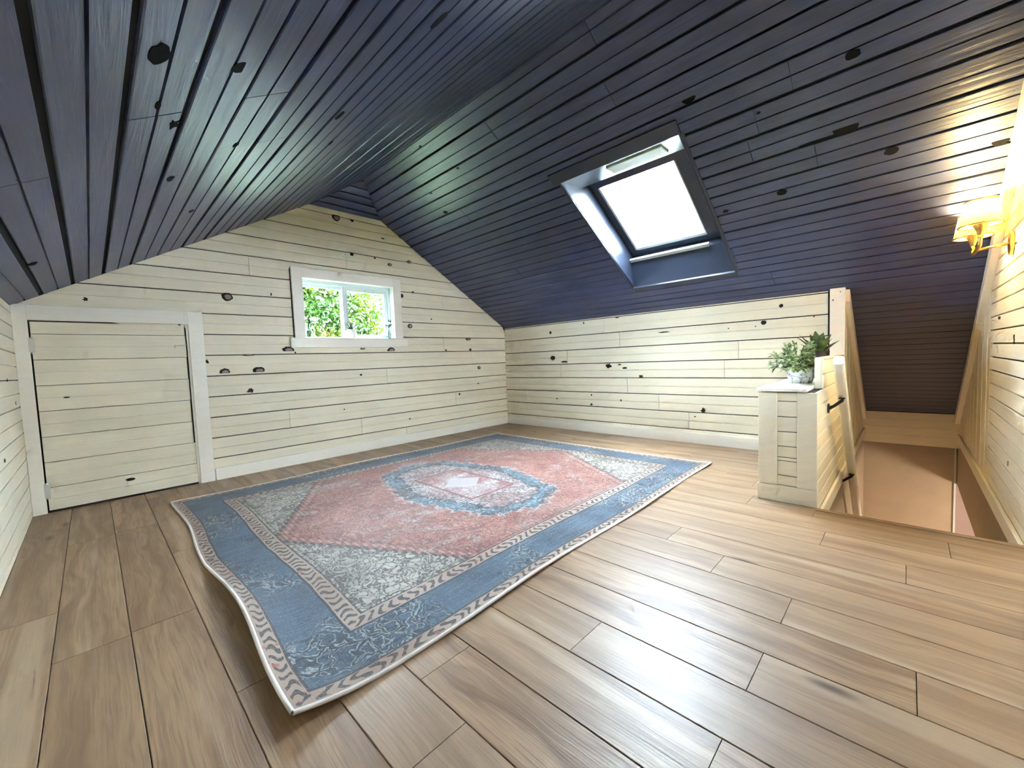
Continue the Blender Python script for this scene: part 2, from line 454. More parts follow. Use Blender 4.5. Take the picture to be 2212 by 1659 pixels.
def parent_world(p):
    v = Vector((0, 0, 0))
    while p is not None:
        v += p.location; p = p.parent
    return v

# ---- panelling: one mesh per board, tongue-and-groove profile with a centre groove
def profile(b0, b1, gap, ch, mid, mw, md, t):
    g = gap/2
    P = [(b0+g, -t), (b0+g, -ch), (b0+g+ch, 0.0)]
    if mid: m = (b0+b1)/2; P += [(m-mw, 0.0), (m-mw*0.75, -md), (m+mw*0.75, -md), (m+mw, 0.0)]
    P += [(b1-g-ch, 0.0), (b1-g, -ch), (b1-g, -t)]
    return P
def clip_profile(P, lo, hi, t):
    lo = max(lo, P[0][0]); hi = min(hi, P[-1][0])
    if hi-lo < 0.004: return None
    def at(x):
        for (x0, d0), (x1, d1) in zip(P, P[1:]):
            if x0 <= x <= x1 and x1 > x0: return d0+(d1-d0)*(x-x0)/(x1-x0)
        return 0.0
    Q = [p for p in P if lo+1e-6 < p[0] < hi-1e-6]
    first = [(lo, -t)] + ([(lo, at(lo+1e-7))] if lo > P[0][0]+1e-6 else [(lo, P[1][1])])
    last = ([(hi, at(hi-1e-7))] if hi < P[-1][0]-1e-6 else [(hi, P[-2][1])]) + [(hi, -t)]
    return first+Q+last
def board(name, fn, P, lo, hi, s0, s1, t, mat, parent, hole=None, jit=0.0):
    """s0,s1: functions of b giving the two ends; hole=(a0,a1,b0,b1)"""
    mb = MB()
    def piece(bl, bh, fa, fb):
        Q = clip_profile(P, bl, bh, t)
        if not Q: return
        if all(fb(b)-fa(b) < 0.004 for b, _ in Q): return
        A = []; B = []; ua = []; ub = []
        for b, d in Q:
            x0, x1 = fa(b), fb(b)
            if x1 < x0: x0 = x1 = (x0+x1)/2
            A.append(fn(x0, b, d+jit)); B.append(fn(x1, b, d+jit)); ua.append((x0, b)); ub.append((x1, b))
        n = len(Q)
        fs = [list(range(n)), list(range(n, 2*n))[::-1]]+[(i, (i+1) % n, n+(i+1) % n, n+i) for i in range(n)]
        mb.add(A+B, fs, ua+ub)
    if hole and hole[2] < hi and hole[3] > lo:
        h0, h1, k0, k1 = hole
        piece(lo, hi, s0, lambda b: min(s1(b), h0))
        piece(lo, hi, lambda b: max(s0(b), h1), s1)
        if k0 > lo: piece(lo, k0, lambda b: max(s0(b), h0), lambda b: min(s1(b), h1))
        if k1 < hi: piece(k1, hi, lambda b: max(s0(b), h0), lambda b: min(s1(b), h1))
    else:
        piece(lo, hi, s0, s1)
    if not mb.v: return None
    return mb.build(name, mat, parent)
def courses(fn, parent, mat, first, step, bmin, bmax, s0, s1, joints, gap, ch, mid, mw, md, t=0.012, hole=None, rnd=0.0006, avg=2.6, gapvar=0.0, name='board', lap=0.0):
    """lay courses at first+k*step clipped to [bmin,bmax]; joints: list of (a,b) seen in the photo"""
    k0 = math.floor((bmin-first)/step)
    k = k0
    while first+k*step < bmax-0.004:
        b0 = first+k*step; b1 = b0+step; lo = max(b0, bmin); hi = min(b1, bmax)
        g = gap*(1+random.uniform(-gapvar, gapvar))
        P = profile(b0, b1, g, ch, mid, mw, md, t)
        if lap: P = [(b0+0.0005, -t), (b0+0.0005, 0.0), (b1-0.0015, lap), (b1-0.0015, -t)]
        bm_ = (lo+hi)/2; A0 = min(s0(lo), s0(hi)); A1 = max(s1(lo), s1(hi))
        js = sorted(a for a, b in joints if b0 <= b < b1)
        if not js and A1-A0 > avg*1.2 and random.random() < 0.55:
            js = [random.uniform(A0+0.6, A1-0.6)]
        cuts = [None]+js+[None]
        for i in range(len(cuts)-1):
            f0 = s0 if cuts[i] is None else (lambda b, c=cuts[i]: max(s0(b), c+0.0015))
            f1 = s1 if cuts[i+1] is None else (lambda b, c=cuts[i+1]: min(s1(b), c-0.0015))
            board(name, fn, P, lo, hi, f0, f1, t, mat, parent, hole, random.uniform(-rnd, rnd))
        k += 1
def knots(fn, parent, lst, mat, heart=None, d=0.0011):
    for i, (a, b, wa, wb, ty) in enumerate(lst):
        rr = random.Random(i*17+int(abs(a)*1000))
        n = 16; P = []; wa = max(wa, 0.012); wb = max(wb, 0.010)
        for k in range(n):
            an = 2*math.pi*k/n; j = rr.uniform(0.88, 1.1) if ty != 3 else rr.uniform(0.45, 1.2)
            x, y = math.cos(an)*wa/2*j, math.sin(an)*wb/2*j
            if ty == 1: y = max(y, -wb*0.22)
            if ty == 2: y = min(y, wb*0.22)
            P.append((a+x, b+y))
        mb = MB(); mb.prism(P, fn, -0.002, d)
        o = mb.build('knot', mat, parent)
        if heart and ty in (0, 1, 2) and wa > 0.045:
            Q = [(a+(x-a)*0.62+wa*0.07, b+(y-b)*0.62+(0.0 if ty == 0 else -wb*0.05)) for x, y in P]
            mb = MB(); mb.prism(Q, fn, -0.001, d+0.0006); mb.build('knot_heart', heart, o)

# surface maps: (a, b, d) with d towards the room
F_FAR = lambda a, b, d: (a, -d, b)
F_RIGHT = lambda a, b, d: (W-d, a, b)
F_LEFT = lambda a, b, d: (d, a, b)
F_NEAR = lambda a, b, d: (a, YN+d, b)
def F_RS(a, b, d):       # a = y, b = distance down the right slope from the ridge
    return (XR+b/KR-d*MR/KR, a, H-b*MR/KR-d/KR)
def F_LS(a, b, d):
    return (XR-b/KL+d*ML/KL, a, H-b*ML/KL-d/KL)
KH = math.hypot(1, MH)
def F_HIP(a, b, d):      # b = distance up the hip panel from the gable wall
    return (a, -b/KH-d*MH/KH, ZT+b*MH/KH-d/KH)
zR = lambda x: HR+(W-x)*MR
xRz = lambda z: W-(z-HR)/MR
xLz = lambda z: (z-HL)/ML

# ================================================================== STRUCTURE
# ---- floor
fl = MB()
fl.box(-0.1, W+0.05, YP+0.11, 0.15, -0.22, -0.012)
fl.box(-0.1, XS-0.02, YN-0.1, YP+0.11, -0.22, -0.012)
floor = fl.build('floor', M_GROOVE)
tag(floor, 'light oak plank floor of the attic room', 'floor', kind='structure')
PWD = 0.1855; X0P = 0.361
jn = {-1: -0.90, 4: -3.827, 5: -3.39, 6: -3.829, 7: -4.154, 8: -3.837, 9: -3.556, 10: -3.295, 11: -4.133, 12: -3.849}
for k in range(-2, 23):
    xa, xb = X0P+k*PWD, X0P+(k+1)*PWD
    xa, xb = max(xa, 0.0), min(xb, W)
    if xb-xa < 0.01: continue
    yj = jn.get(k, -random.uniform(0.1, 1.3)); PL = 1.30
    y = yj
    while y < 0: y += PL
    tops = []
    while y > YN-0.01:
        a1, a0 = min(y, 0.0), max(y-PL, YN)
        if a1-a0 > 0.02:
            lo_y = a0
            segs = [(xa, xb, a0, a1)]
            # stair opening
            if xb > XS-0.045 and a0 < YP:
                segs = []
                if a1 > YP: segs.append((xa, xb, YP, a1))
                if xa < XS-0.05: segs.append((xa, XS-0.045, a0, min(a1, YP)))
            for (p, q, r_, s_) in segs:
                if q-p < 0.006 or s_-r_ < 0.01: continue
                mb = MB(); g = 0.0011
                fnF = lambda a, b, d: (b, a, d)
                P = [(p+g, -0.012), (p+g, -0.0016), (p+g+0.0016, 0.0), (q-g-0.0016, 0.0), (q-g, -0.0016), (q-g, -0.012)]
                A = [fnF(r_+g, b, d) for b, d in P]; B = [fnF(s_-g, b, d) for b, d in P]; n = len(P)
                mb.add(A+B, [list(range(n)), list(range(n, 2*n))[::-1]]+[(i, (i+1) % n, n+(i+1) % n, n+i) for i in range(n)],
                       [(r_, b) for b, d in P]+[(s_, b) for b, d in P])
                mb.build('plank', M_OAK, floor)
        y -= PL
nz = MB(); nz.prism([(XS-0.045, -0.012), (XS-0.045, 0.003), (XS-0.01, 0.003), (XS+0.006, -0.004), (XS+0.006, -0.03), (XS-0.02, -0.03)],
                    lambda a, b, d: (a, d, b), YN, YP)
for i in range(len(nz.uv)): nz.uv[i] = (nz.v[i].y, nz.v[i].x)
nz.build('nosing', M_OAK, floor)

# ---- far gable wall with window
wf = MB(); D0, D1 = -0.012, -0.15
xtl, xtr = xLz(ZT), xRz(ZT)
hx0, hx1, hz0, hz1 = GX0-0.015, GX1+0.015, GZ0-0.015, GZ1+0.015
wf.prism([(-0.1, -0.2), (hx0, -0.2), (hx0, ZT+0.02), (xtl, ZT+0.02), (-0.1, HL-0.03)], F_FAR, D1, D0)
wf.prism([(hx1, -0.2), (W+0.1, -0.2), (W+0.1, HR-0.03), (xtr, ZT+0.02), (hx1, ZT+0.02)], F_FAR, D1, D0)
wf.prism([(hx0, -0.2), (hx1, -0.2), (hx1, hz0), (hx0, hz0)], F_FAR, D1, D0)
wf.prism([(hx0, hz1), (hx1, hz1), (hx1, ZT+0.02), (hx0, ZT+0.02)], F_FAR, D1, D0)
wall_far = wf.build('wall_far', M_GROOVE)
tag(wall_far, 'cream board gable wall with a small slider window and low door', 'wall', kind='structure')
ST = 0.1715
def far_l(z): return 0.0 if z < HL else xLz(z)
def far_r(z): return W if z < HR else xRz(z)
DOORX, DOORZ = 0.93, 1.33
gj = [(1.352, 1.80), (2.22, 2.0), (3.40, 1.653), (3.392, 1.119), (3.834, 0.942), (1.589, 0.437), (2.277, 0.258), (3.542, 0.438), (2.603, 0.80)]
def far_s0(z): return max(far_l(z), DOORX if z < DOORZ else 0.0)
courses(F_FAR, wall_far, M_CREAM, 0.0085, ST, 0.0, ZT, far_s0, far_r, gj, 0.0075, 0.0025, True, 0.0046, 0.0108, hole=(1.671, 2.78, 1.115, 1.835))
knots(F_FAR, wall_far, [(1.173, 1.527, 0.083, 0.07, 0), (1.112, 0.897, 0.076, 0.056, 1), (1.366, 0.897, 0.097, 0.062, 1), (1.29, 0.725, 0.057, 0.044, 3), (2.143, 2.398, 0.078, 0.083, 2), (2.308, 2.40, 0.037, 0.031, 2), (2.644, 2.277, 0.037, 0.015, 0), (2.284, 2.052, 0.04, 0.031, 0), (2.538, 2.051, 0.02, 0.018, 0), (2.712, 2.005, 0.05, 0.033, 0), (2.961, 2.07, 0.049, 0.031, 0), (2.839, 1.675, 0.043, 0.045, 0), (2.989, 1.732, 0.041, 0.012, 0), (3.226, 1.43, 0.022, 0.016, 0), (2.927, 1.337, 0.062, 0.054, 0), (3.422, 1.056, 0.026, 0.021, 0), (3.787, 1.197, 0.085, 0.039, 2), (3.813, 1.057, 0.046, 0.048, 3), (3.953, 0.816, 0.054, 0.045, 0), (1.617, 1.078, 0.1, 0.062, 1), (1.677, 1.051, 0.015, 0.016, 0), (2.339, 1.084, 0.052, 0.025, 2), (2.669, 1.064, 0.09, 0.056, 1), (1.296, 1.034, 0.091, 0.015, 0), (1.508, 1.577, 0.011, 0.027, 0), (2.303, 0.808, 0.026, 0.021, 0), (3.6, 0.491, 0.027, 0.026, 0), (2.103, 0.466, 0.01, 0.014, 0), (2.858, 0.27, 0.018, 0.016, 0), (3.926, 0.604, 0.036, 0.013, 0), (0.998, 0.985, 0.027, 0.041, 3), (0.338, 1.441, 0.03, 0.027, 3)], M_KNOT, M_KNOTL)

# ---- right knee wall
wr = MB(); wr.box(W+0.012, W+0.10, -3.72, 0.1, -0.2, HR+0.02)
wall_right = wr.build('wall_right', M_GROOVE)
tag(wall_right, 'low cream board knee wall under the skylight slope', 'wall', kind='structure')
kj = [(-1.811, 1.077), (-1.086, 0.908), (-0.978, 0.737), (-2.894, 0.744), (-3.015, 0.90), (-1.893, 0.52), (-2.254, 0.338), (-2.56, 0.215)]
courses(F_RIGHT, wall_right, M_CREAM, 0.137, ST, 0.0, HR, lambda z: -3.665, lambda z: 0.0, kj, 0.008, 0.0025, True, 0.0046, 0.0108)
knots(F_RIGHT, wall_right, [(-0.832, 1.23, 0.032, 0.035, 0), (-1.341, 1.308, 0.016, 0.026, 0), (-1.788, 1.327, 0.048, 0.015, 2), (-0.859, 0.907, 0.076, 0.053, 0), (-1.037, 0.849, 0.094, 0.031, 1), (-1.662, 0.786, 0.09, 0.063, 3), (-1.803, 0.803, 0.041, 0.022, 2), (-1.867, 0.762, 0.057, 0.022, 0), (-2.057, 0.671, 0.064, 0.036, 3), (-1.423, 0.447, 0.019, 0.023, 0), (-0.902, 0.383, 0.022, 0.018, 0), (-1.419, 0.334, 0.031, 0.023, 0), (-1.81, 0.397, 0.021, 0.022, 0), (-2.697, 0.335, 0.047, 0.049, 3), (-2.62, 0.268, 0.016, 0.014, 0), (-2.31, 1.124, 0.176, 0.012, 3), (-3.346, 1.271, 0.032, 0.03, 0), (-3.215, 1.14, 0.042, 0.039, 0), (-3.153, 1.112, 0.009, 0.01, 0), (-2.931, 1.112, 0.009, 0.01, 0), (-3.575, 1.155, 0.014, 0.014, 3)], M_KNOT)

# ---- left knee wall
wl = MB(); wl.box(-0.10, -0.012, YN-0.1, 0.1, -0.2, HL+0.02)
wall_left = wl.build('wall_left', M_GROOVE)
tag(wall_left, 'low cream board knee wall beside the little door', 'wall', kind='structure')
courses(F_LEFT, wall_left, M_CREAM, 0.04, ST, 0.0, HL, lambda z: YN, lambda z: 0.0, [], 0.005, 0.002, True, 0.0026, 0.010)
knots(F_LEFT, wall_left, [(-0.25, 0.76, 0.03, 0.03, 3), (-0.9, 0.5, 0.03, 0.02, 0), (-0.5, 0.9, 0.02, 0.02, 0)], M_KNOT)

# ---- near end wall (behind and to the right of the camera)
wn = MB()
xr_z = lambda x: HL+x*ML+0.03
Fn = lambda a, b, d: (a, YN+d, b)
NX0, NX1, NZ0, NZ1 = 2.38, 2.98, 1.22, 1.72
wn.prism([(-0.1, -0.2), (NX0, -0.2), (NX0, xr_z(NX0)), (-0.1, HL-0.04)], Fn, -0.15, -0.012)
wn.prism([(NX1, -0.2), (XE+0.1, -0.2), (XE+0.1, zR(XE)-0.04), (NX1, zR(NX1)+0.03)], Fn, -0.15, -0.012)
wn.prism([(NX0, -0.2), (NX1, -0.2), (NX1, NZ0), (NX0, NZ0)], Fn, -0.15, -0.012)
wn.prism([(NX0, NZ1), (NX1, NZ1), (NX1, zR(NX1)+0.03), (XR, H+0.03), (NX0, xr_z(NX0))], Fn, -0.15, -0.012)
wall_near = wn.build('wall_near', M_GROOVE)
tag(wall_near, 'cream board end wall that carries the brass sconce', 'wall', kind='structure')
def near_l(z): return 0.0 if z < HL else xLz(z)
def near_r(z): return min(W, xRz(z))
courses(F_NEAR, wall_near, M_CREAM, 0.0255, ST/2, -0.03, H-0.05, near_l, near_r, [], 0.0075, 0.0022, False, 0, 0, gapvar=0.35, hole=(NX0, NX1, NZ0, NZ1))
knots(F_NEAR, wall_near, [(3.635, 0.905, 0.045, 0.052, 3), (4.132, 1.036, 0.10, 0.017, 0), (3.70, 0.24, 0.02, 0.03, 3)], M_KNOT)
# vertical lining boards beyond the knee-wall line, both sides of the stairs
x = W
i = 0
while x < XE-0.02:
    x1 = min(x+0.118, XE)
    mb = MB(); zt0, zt1 = min(zR(x), 2)-0.005, zR(x1)-0.005
    mb.prism([(x+0.0015, -0.03), (x1-0.0015, -0.03), (x1-0.0015, zt1), (x+0.0015, zt0)], Fn, -0.012, 0.001+0.003*(i % 2))
    mb.build('lining_board', M_CREAM, wall_near)
    x = x1; i += 1

# ---- ceiling: two boarded slopes and the clipped-gable triangle
ce = MB()
T0, T1 = -0.012, -0.13          # slab depth behind the boards
ce.prism([(YN-0.15, -0.06), (0.15, -0.06), (0.15, 3.0), (YN-0.15, 3.0)], F_LS, T1, T0)
E0, E1, E2, E3 = SY0-0.004, SY1+0.004, SS0-0.004, SS1+0.004
def rs_slab(y0, y1, s0, s1): ce.prism([(y0, s0), (y1, s0), (y1, s1), (y0, s1)], F_RS, T1, T0)
rs_slab(E1, 0.15, -0.06, 5.2); rs_slab(YN-0.15, E0, -0.06, 5.2); rs_slab(E0, E1, -0.06, E2); rs_slab(E0, E1, E3, 5.2)
ce.prism([(xtl-0.2, -0.05), (xtr+0.2, -0.05), (XR, -YA*KH+0.05)], F_HIP, -0.06, T0)
ceiling = ce.build('ceiling', M_GROOVED)
tag(ceiling, 'charcoal tongue-and-groove board ceiling on both roof slopes', 'ceiling', kind='structure')
SC_ = 0.174
def ls_end(s):
    z = H-s*ML/KL; return 0.0 if z < ZT else (ZT-z)/MH
def rs_end(s):
    z = H-s*MR/KR; return 0.0 if z < ZT else (ZT-z)/MH
SLm = XR*KL; SRm = (W-XR)*KR
courses(F_LS, ceiling, M_DARK, 0.023, SC_, 0.004, SLm, lambda s: YN, ls_end, [(-2.50, 2.03), (-2.53, 1.70), (-2.17, 2.36), (-1.3, 1.2), (-1.75, 0.9)], 0.017, 0.003, True, 0.0045, 0.010, gapvar=0.5, rnd=0.001, avg=3.0)
courses(F_RS, ceiling, M_DARK, 0.144-SC_, SC_, 0.004, SRm, lambda s: YN, rs_end, [(-1.94, 0.20), (-3.68, 0.78), (-1.087, 0.70)], 0.013, 0.003, True, 0.0042, 0.010, hole=(SY0, SY1, SS0, SS1), gapvar=0.4, rnd=0.001, avg=3.0)
k = 0
s = SRm
while s < (XE-XR)*KR-0.01:
    s1 = min(s+SC_, (XE+0.02-XR)*KR)
    P = profile(s, s1, 0.005, 0.002, True, 0.003, 0.004, 0.012)
    board('board', F_RS, P, s, s1, lambda b: YN, lambda b: YP, 0.012, M_DARK, ceiling)
    s = s1
courses(F_HIP, ceiling, M_DARK, -0.024, 0.0863, 0.0, -YA*KH-0.004, lambda b: xLz(ZT+b*MH/KH), lambda b: xRz(ZT+b*MH/KH), [], 0.006, 0.006, False, 0, 0, rnd=0.0, lap=0.012)
knots(F_LS, ceiling, [(-2.841, 2.053, 0.09, 0.05, 0), (-2.741, 1.83, 0.06, 0.05, 1), (-1.856, 1.905, 0.06, 0.03, 0), (-2.42, 1.965, 0.07, 0.04, 3), (-2.194, 1.208, 0.09, 0.035, 0), (-1.793, 1.064, 0.05, 0.02, 0), (-2.571, 2.028, 0.05, 0.015, 0), (-2.099, 1.681, 0.05, 0.025, 0), (-1.139, 1.70, 0.05, 0.03, 0), (-1.012, 2.43, 0.07, 0.04, 0), (-2.931, 1.163, 0.10, 0.04, 0)], M_KNOTD)
knots(F_RS, ceiling, [(-3.923, 0.777, 0.06, 0.045, 0), (-3.872, 1.16, 0.12, 0.06, 1), (-3.76, 1.178, 0.22, 0.018, 0), (-4.05, 1.391, 0.06, 0.052, 0), (-3.527, 1.472, 0.055, 0.044, 0), (-3.208, 0.64, 0.075, 0.045, 1), (-4.45, 1.52, 0.06, 0.05, 1), (-3.511, 0.881, 0.02, 0.015, 0), (-3.182, 1.505, 0.06, 0.03, 3), (-0.902, 0.64, 0.055, 0.036, 0), (-1.428, 0.341, 0.035, 0.018, 0), (-0.948, 0.418, 0.03, 0.02, 0), (-1.268, 0.048, 0.03, 0.015, 0)], M_KNOTD)

# ---- baseboards
b1 = MB(); b1.box(0.995, W, -0.016, 0.0, 0.0, 0.10)
o = b1.build('baseboard_far', M_TRIM, bevel=0.002); tag(o, 'cream baseboard along the foot of the gable wall', 'baseboard', kind='structure')
b2 = MB(); b2.box(W-0.016, W, -3.68, -0.016, 0.0, 0.104)
o = b2.build('baseboard_right', M_TRIM, bevel=0.002); tag(o, 'cream baseboard along the foot of the skylight-side knee wall', 'baseboard', kind='structure')

# ---- post at the end of the knee wall and the sloped trims beside the stairs
def trimroot(name, mb, label, mat=M_TRIM, bevel=0.002):
    o = mb.build(name, mat, bevel=bevel); tag(o, label, 'trim', kind='structure'); return o
mb = MB(); mb.box(W-0.032, W+0.004, YP-0.006, -3.679, 0.0, HR+0.012)
post = trimroot('trim_1', mb, 'upright cream post board where the knee wall meets the stairs')
knots(lambda a, b, d: (W-0.032-d, a, b), post, [(-3.70, 1.27, 0.012, 0.015, 0), (-3.745, 1.33, 0.012, 0.008, 3)], M_KNOTL)
mb = MB(); q = 0.085*KR
mb.prism([(XR+0.03, H-0.02-0.004), (XR+0.03, H-0.02-q), (XE, zR(XE)-q), (XE, zR(XE)-0.004)], Fn, 0.0, 0.038)
trimroot('trim_2', mb, 'long sloped cream trim along the sconce wall under the ceiling')
Fp = lambda a, b, d: (a, YP-d, b)
mb = MB(); mb.prism([(W, zR(W)-0.004), (W, zR(W)-q), (XE, zR(XE)-q), (XE, zR(XE)-0.004)], Fp, 0.0, 0.03)
trimroot('trim_3', mb, 'sloped cream trim on the half-wall side of the stairwell ceiling')
mb = MB(); mb.box(XS+0.006, XE, YN+0.001, YN+0.018, -0.115, -0.03)
trimroot('trim_4', mb, 'cream skirt strip at floor level on the sconce side of the stairs')
mb = MB(); mb.box(XS+0.006, XE, YP-0.018, YP-0.001, -0.115, -0.03)
trimroot('trim_5', mb, 'cream skirt strip at floor level below the half wall')

# ---- stairwell lining beyond the knee wall, header and lower level
wp = MB(); wp.prism([(W+0.005, -0.03), (XE, -0.03), (XE, zR(XE)+0.02), (W+0.005, zR(W)+0.02)], Fp, -0.10, -0.012)
wall_stair = wp.build('wall_stair', M_GROOVE)
tag(wall_stair, 'upright-boarded stairwell wall beyond the post', 'wall', kind='structure')
x = W+0.006; i = 0
while x < XE-0.02:
    x1 = min(x+0.118, XE); mb = MB()
    mb.prism([(x+0.0015, -0.03), (x1-0.0015, -0.03), (x1-0.0015, zR(x1)-0.005), (x+0.0015, zR(x)-0.005)], Fp, -0.012, 0.001+0.003*(i % 2))
    mb.build('lining_board', M_CREAM, wall_stair); x = x1; i += 1
mb = MB(); mb.box(XE+0.012, XE+0.22, YN-0.05, YP+0.05, -0.18, zR(XE)+0.1)
hd = mb.build('wall_header', M_GROOVE); tag(hd, 'low cream board header closing the far end of the stairwell', 'wall', kind='structure')
zz = -0.18
for hgt in (0.10, 0.085, 0.085, 0.085):
    b = MB(); z1 = min(zz+hgt, zR(XE)-0.004); b.box(XE, XE+0.012, YN, YP, zz+0.0008, z1-0.0008); b.build('board', M_CREAM, hd); zz = z1
lo = MB()
lo.box(XE+0.22, XE+0.32, -4.51, YP+0.05, -2.6, -0.10); lo.box(XE+0.22, XE+0.32, YN-0.14, -4.51, -0.60, -0.10)
wall_low = lo.build('wall_landing', M_DRY); tag(wall_low, 'tan drywall facing the foot of the stairs', 'wall', kind='structure')
lo = MB(); lo.box(XS-0.02, XE+0.32, YP, YP+0.10, -2.6, -0.03)
o = lo.build('wall_lower_left', M_DRY); tag(o, 'tan drywall under the half wall down the stairs', 'wall', kind='structure')
lo = MB(); lo.box(XS-0.02, XE+0.22, YN-0.12, YN, -0.60, -0.03)
lo.box(XS-0.02, 4.6, YN-0.12, YN, -2.6, -0.60)
o = lo.build('wall_lower_right', M_DRY); tag(o, 'tan drywall band under the sconce wall', 'wall', kind='structure')
lo = MB(); lo.box(7.9, 8.0, -6.3, -4.4, -2.6, -0.55); lo.box(4.5, 8.0, -6.4, -6.3, -2.6, -0.55); lo.box(4.4, 4.5, -6.4, YN-0.12, -2.6, -0.55)
lo.box(XE+0.32, 8.0, -4.51, -4.41, -2.6, -0.1)
o = lo.build('wall_hall', M_DRYP); tag(o, 'pale hall wall glimpsed at the bottom of the stairs', 'wall', kind='structure')
lo = MB(); lo.box(4.4, 8.0, -6.4, YN-0.12, -0.62, -0.5); lo.box(XE+0.32, 8.0, YN-0.15, -4.41, -0.60, -0.5)
o = lo.build('ceiling_hall', M_DRYP); tag(o, 'pale ceiling of the lower hall', 'ceiling', kind='structure')
lo = MB(); lo.box(XS-0.1, 8.0, -6.4, YP+0.1, -2.7, -2.6); lo.box(XS-0.12, XS-0.02, YN-0.1, YP+0.1, -2.6, -0.03)
o = lo.build('floor_lower', M_DRYP); tag(o, 'floor of the lower hall', 'floor', kind='structure')
mb = MB(); mb.box(XE+0.205, XE+0.22, -4.512, -4.497, -2.6, -0.18)
trimroot('trim_6', mb, 'thin white corner casing beside the hall opening below the stairs', M_VINYL, 0.0)
point('hall_light', (5.6, -5.4, -1.0), 0.55, (1.0, 0.85, 0.66), 0.12)

# ---- staircase
st = empty('staircase', (XS, (YN+YP)/2, -2.6)); tag(st, 'oak-topped staircase going down beside the half wall', 'staircase')
NST = 12; RI = 2.6/NST; RU = 0.225
for k in range(NST):
    z = -RI*(k+1)
    if k < NST-1:
        mb = MB(); mb.box(XS+k*RU-0.02, XS+(k+1)*RU, YN+0.02, YP-0.02, z-0.03, z)
        mb.uv = [(p.y, p.x) for p in mb.v]; mb.build('tread', M_OAK, st, bevel=0.004)
    mb = MB(); mb.box(XS+k*RU-0.01, XS+k*RU, YN+0.02, YP-0.02, z, z+RI-0.031); mb.build('riser', M_TRIM, st)

# ================================================================== WINDOWS AND DOOR
# ---- gable window: casing, sill, vinyl slider
w1 = empty('window_1', ((GX0+GX1)/2, 0.0, GZ0)); tag(w1, 'small white slider window in the gable wall, trees outside', 'window', kind='structure')
def bx(name, root, mat, x0, x1, y0, y1, z0, z1, bevel=0.0015):
    mb = MB(); mb.box(x0, x1, y0, y1, z0, z1); return mb.build(name, mat, root, bevel=bevel)
bx('casing', w1, M_TRIM, 1.680, GX0+0.002, -0.024, 0.0, GZ0, 1.850)
bx('casing', w1, M_TRIM, GX1-0.002, 2.820, -0.020, 0.0, GZ0, 1.850)
bx('casing', w1, M_TRIM, GX0+0.002, GX1-0.002, -0.020, 0.0, GZ1-0.002, 1.850)
bx('apron', w1, M_TRIM, 1.639, 2.872, -0.030, 0.0, 1.095, GZ0-0.012)
bx('sill', w1, M_TRIM, 1.639, 2.872, -0.034, 0.0, GZ0-0.012, GZ0)
bx('sill', w1, M_TRIM, GX0, GX1, 0.0, 0.15, GZ0-0.015, GZ0)
bx('jamb', w1, M_VINYL, GX0-0.015, GX0, 0.0, 0.15, GZ0, GZ1)
bx('jamb', w1, M_VINYL, GX1, GX1+0.015, 0.0, 0.15, GZ0, GZ1)
bx('jamb', w1, M_VINYL, GX0, GX1, 0.0, 0.15, GZ1, GZ1+0.015)
def frame(root, name, x0, x1, z0, z1, wl_, wr_, wt, wb, y0, y1, pane_y):
    f = MB(); f.box(x0, x0+wl_, y0, y1, z0, z1); f.box(x1-wr_, x1, y0, y1, z0, z1)
    f.box(x0+wl_, x1-wr_, y0, y1, z1-wt, z1); f.box(x0+wl_, x1-wr_, y0, y1, z0, z0+wb)
    o = f.build(name, M_VINYL, root)
    bx('pane', o, M_GLASS, x0+wl_-0.003, x1-wr_+0.003, pane_y, pane_y+0.004, z0+wb-0.003, z1-wt+0.003, 0)
    return o
f = MB(); f.box(GX0, GX0+0.022, 0.065, 0.14, GZ0, GZ1); f.box(GX1-0.022, GX1, 0.065, 0.14, GZ0, GZ1)
f.box(GX0+0.022, GX1-0.022, 0.065, 0.14, GZ1-0.03, GZ1); f.box(GX0+0.022, GX1-0.022, 0.065, 0.14, GZ0, GZ0+0.012)
f.build('frame', M_VINYL, w1)
frame(w1, 'fixed_sash', GX0+0.022, 2.215, GZ0+0.012, GZ1-0.03, 0.012, 0.030, 0.030, 0.008, 0.112, 0.135, 0.122)
sl = frame(w1, 'sliding_sash', 2.192, GX1-0.022, GZ0+0.012, GZ1-0.03, 0.05, 0.045, 0.042, 0.034, 0.080, 0.106, 0.092)
bx('latch', sl, M_VINYL, 2.186, 2.196, 0.066, 0.08, 1.40, 1.47)

# ---- unseen window added behind the viewer as daylight fill for the gable side
w3 = empty('fill_window', (2.68, YN, NZ0)); tag(w3, 'white window added out of view in the end wall for fill daylight', 'window', kind='structure')
for (a0, a1, c0, c1) in ((NX0-0.09, NX0+0.01, NZ0-0.09, NZ1+0.09), (NX1-0.01, NX1+0.09, NZ0-0.09, NZ1+0.09), (NX0+0.01, NX1-0.01, NZ1-0.01, NZ1+0.09), (NX0+0.01, NX1-0.01, NZ0-0.09, NZ0+0.01)):
    bx('casing', w3, M_TRIM, a0, a1, YN+0.001, YN+0.021, c0, c1)
f = MB(); f.box(NX0, NX0+0.03, YN-0.14, YN-0.08, NZ0, NZ1); f.box(NX1-0.03, NX1, YN-0.14, YN-0.08, NZ0, NZ1)
f.box(NX0+0.03, NX1-0.03, YN-0.14, YN-0.08, NZ1-0.03, NZ1); f.box(NX0+0.03, NX1-0.03, YN-0.14, YN-0.08, NZ0, NZ0+0.03)
f.build('frame', M_VINYL, w3); bx('pane', w3, M_GLASS, NX0+0.02, NX1-0.02, YN-0.115, YN-0.11, NZ0+0.02, NZ1-0.02, 0)

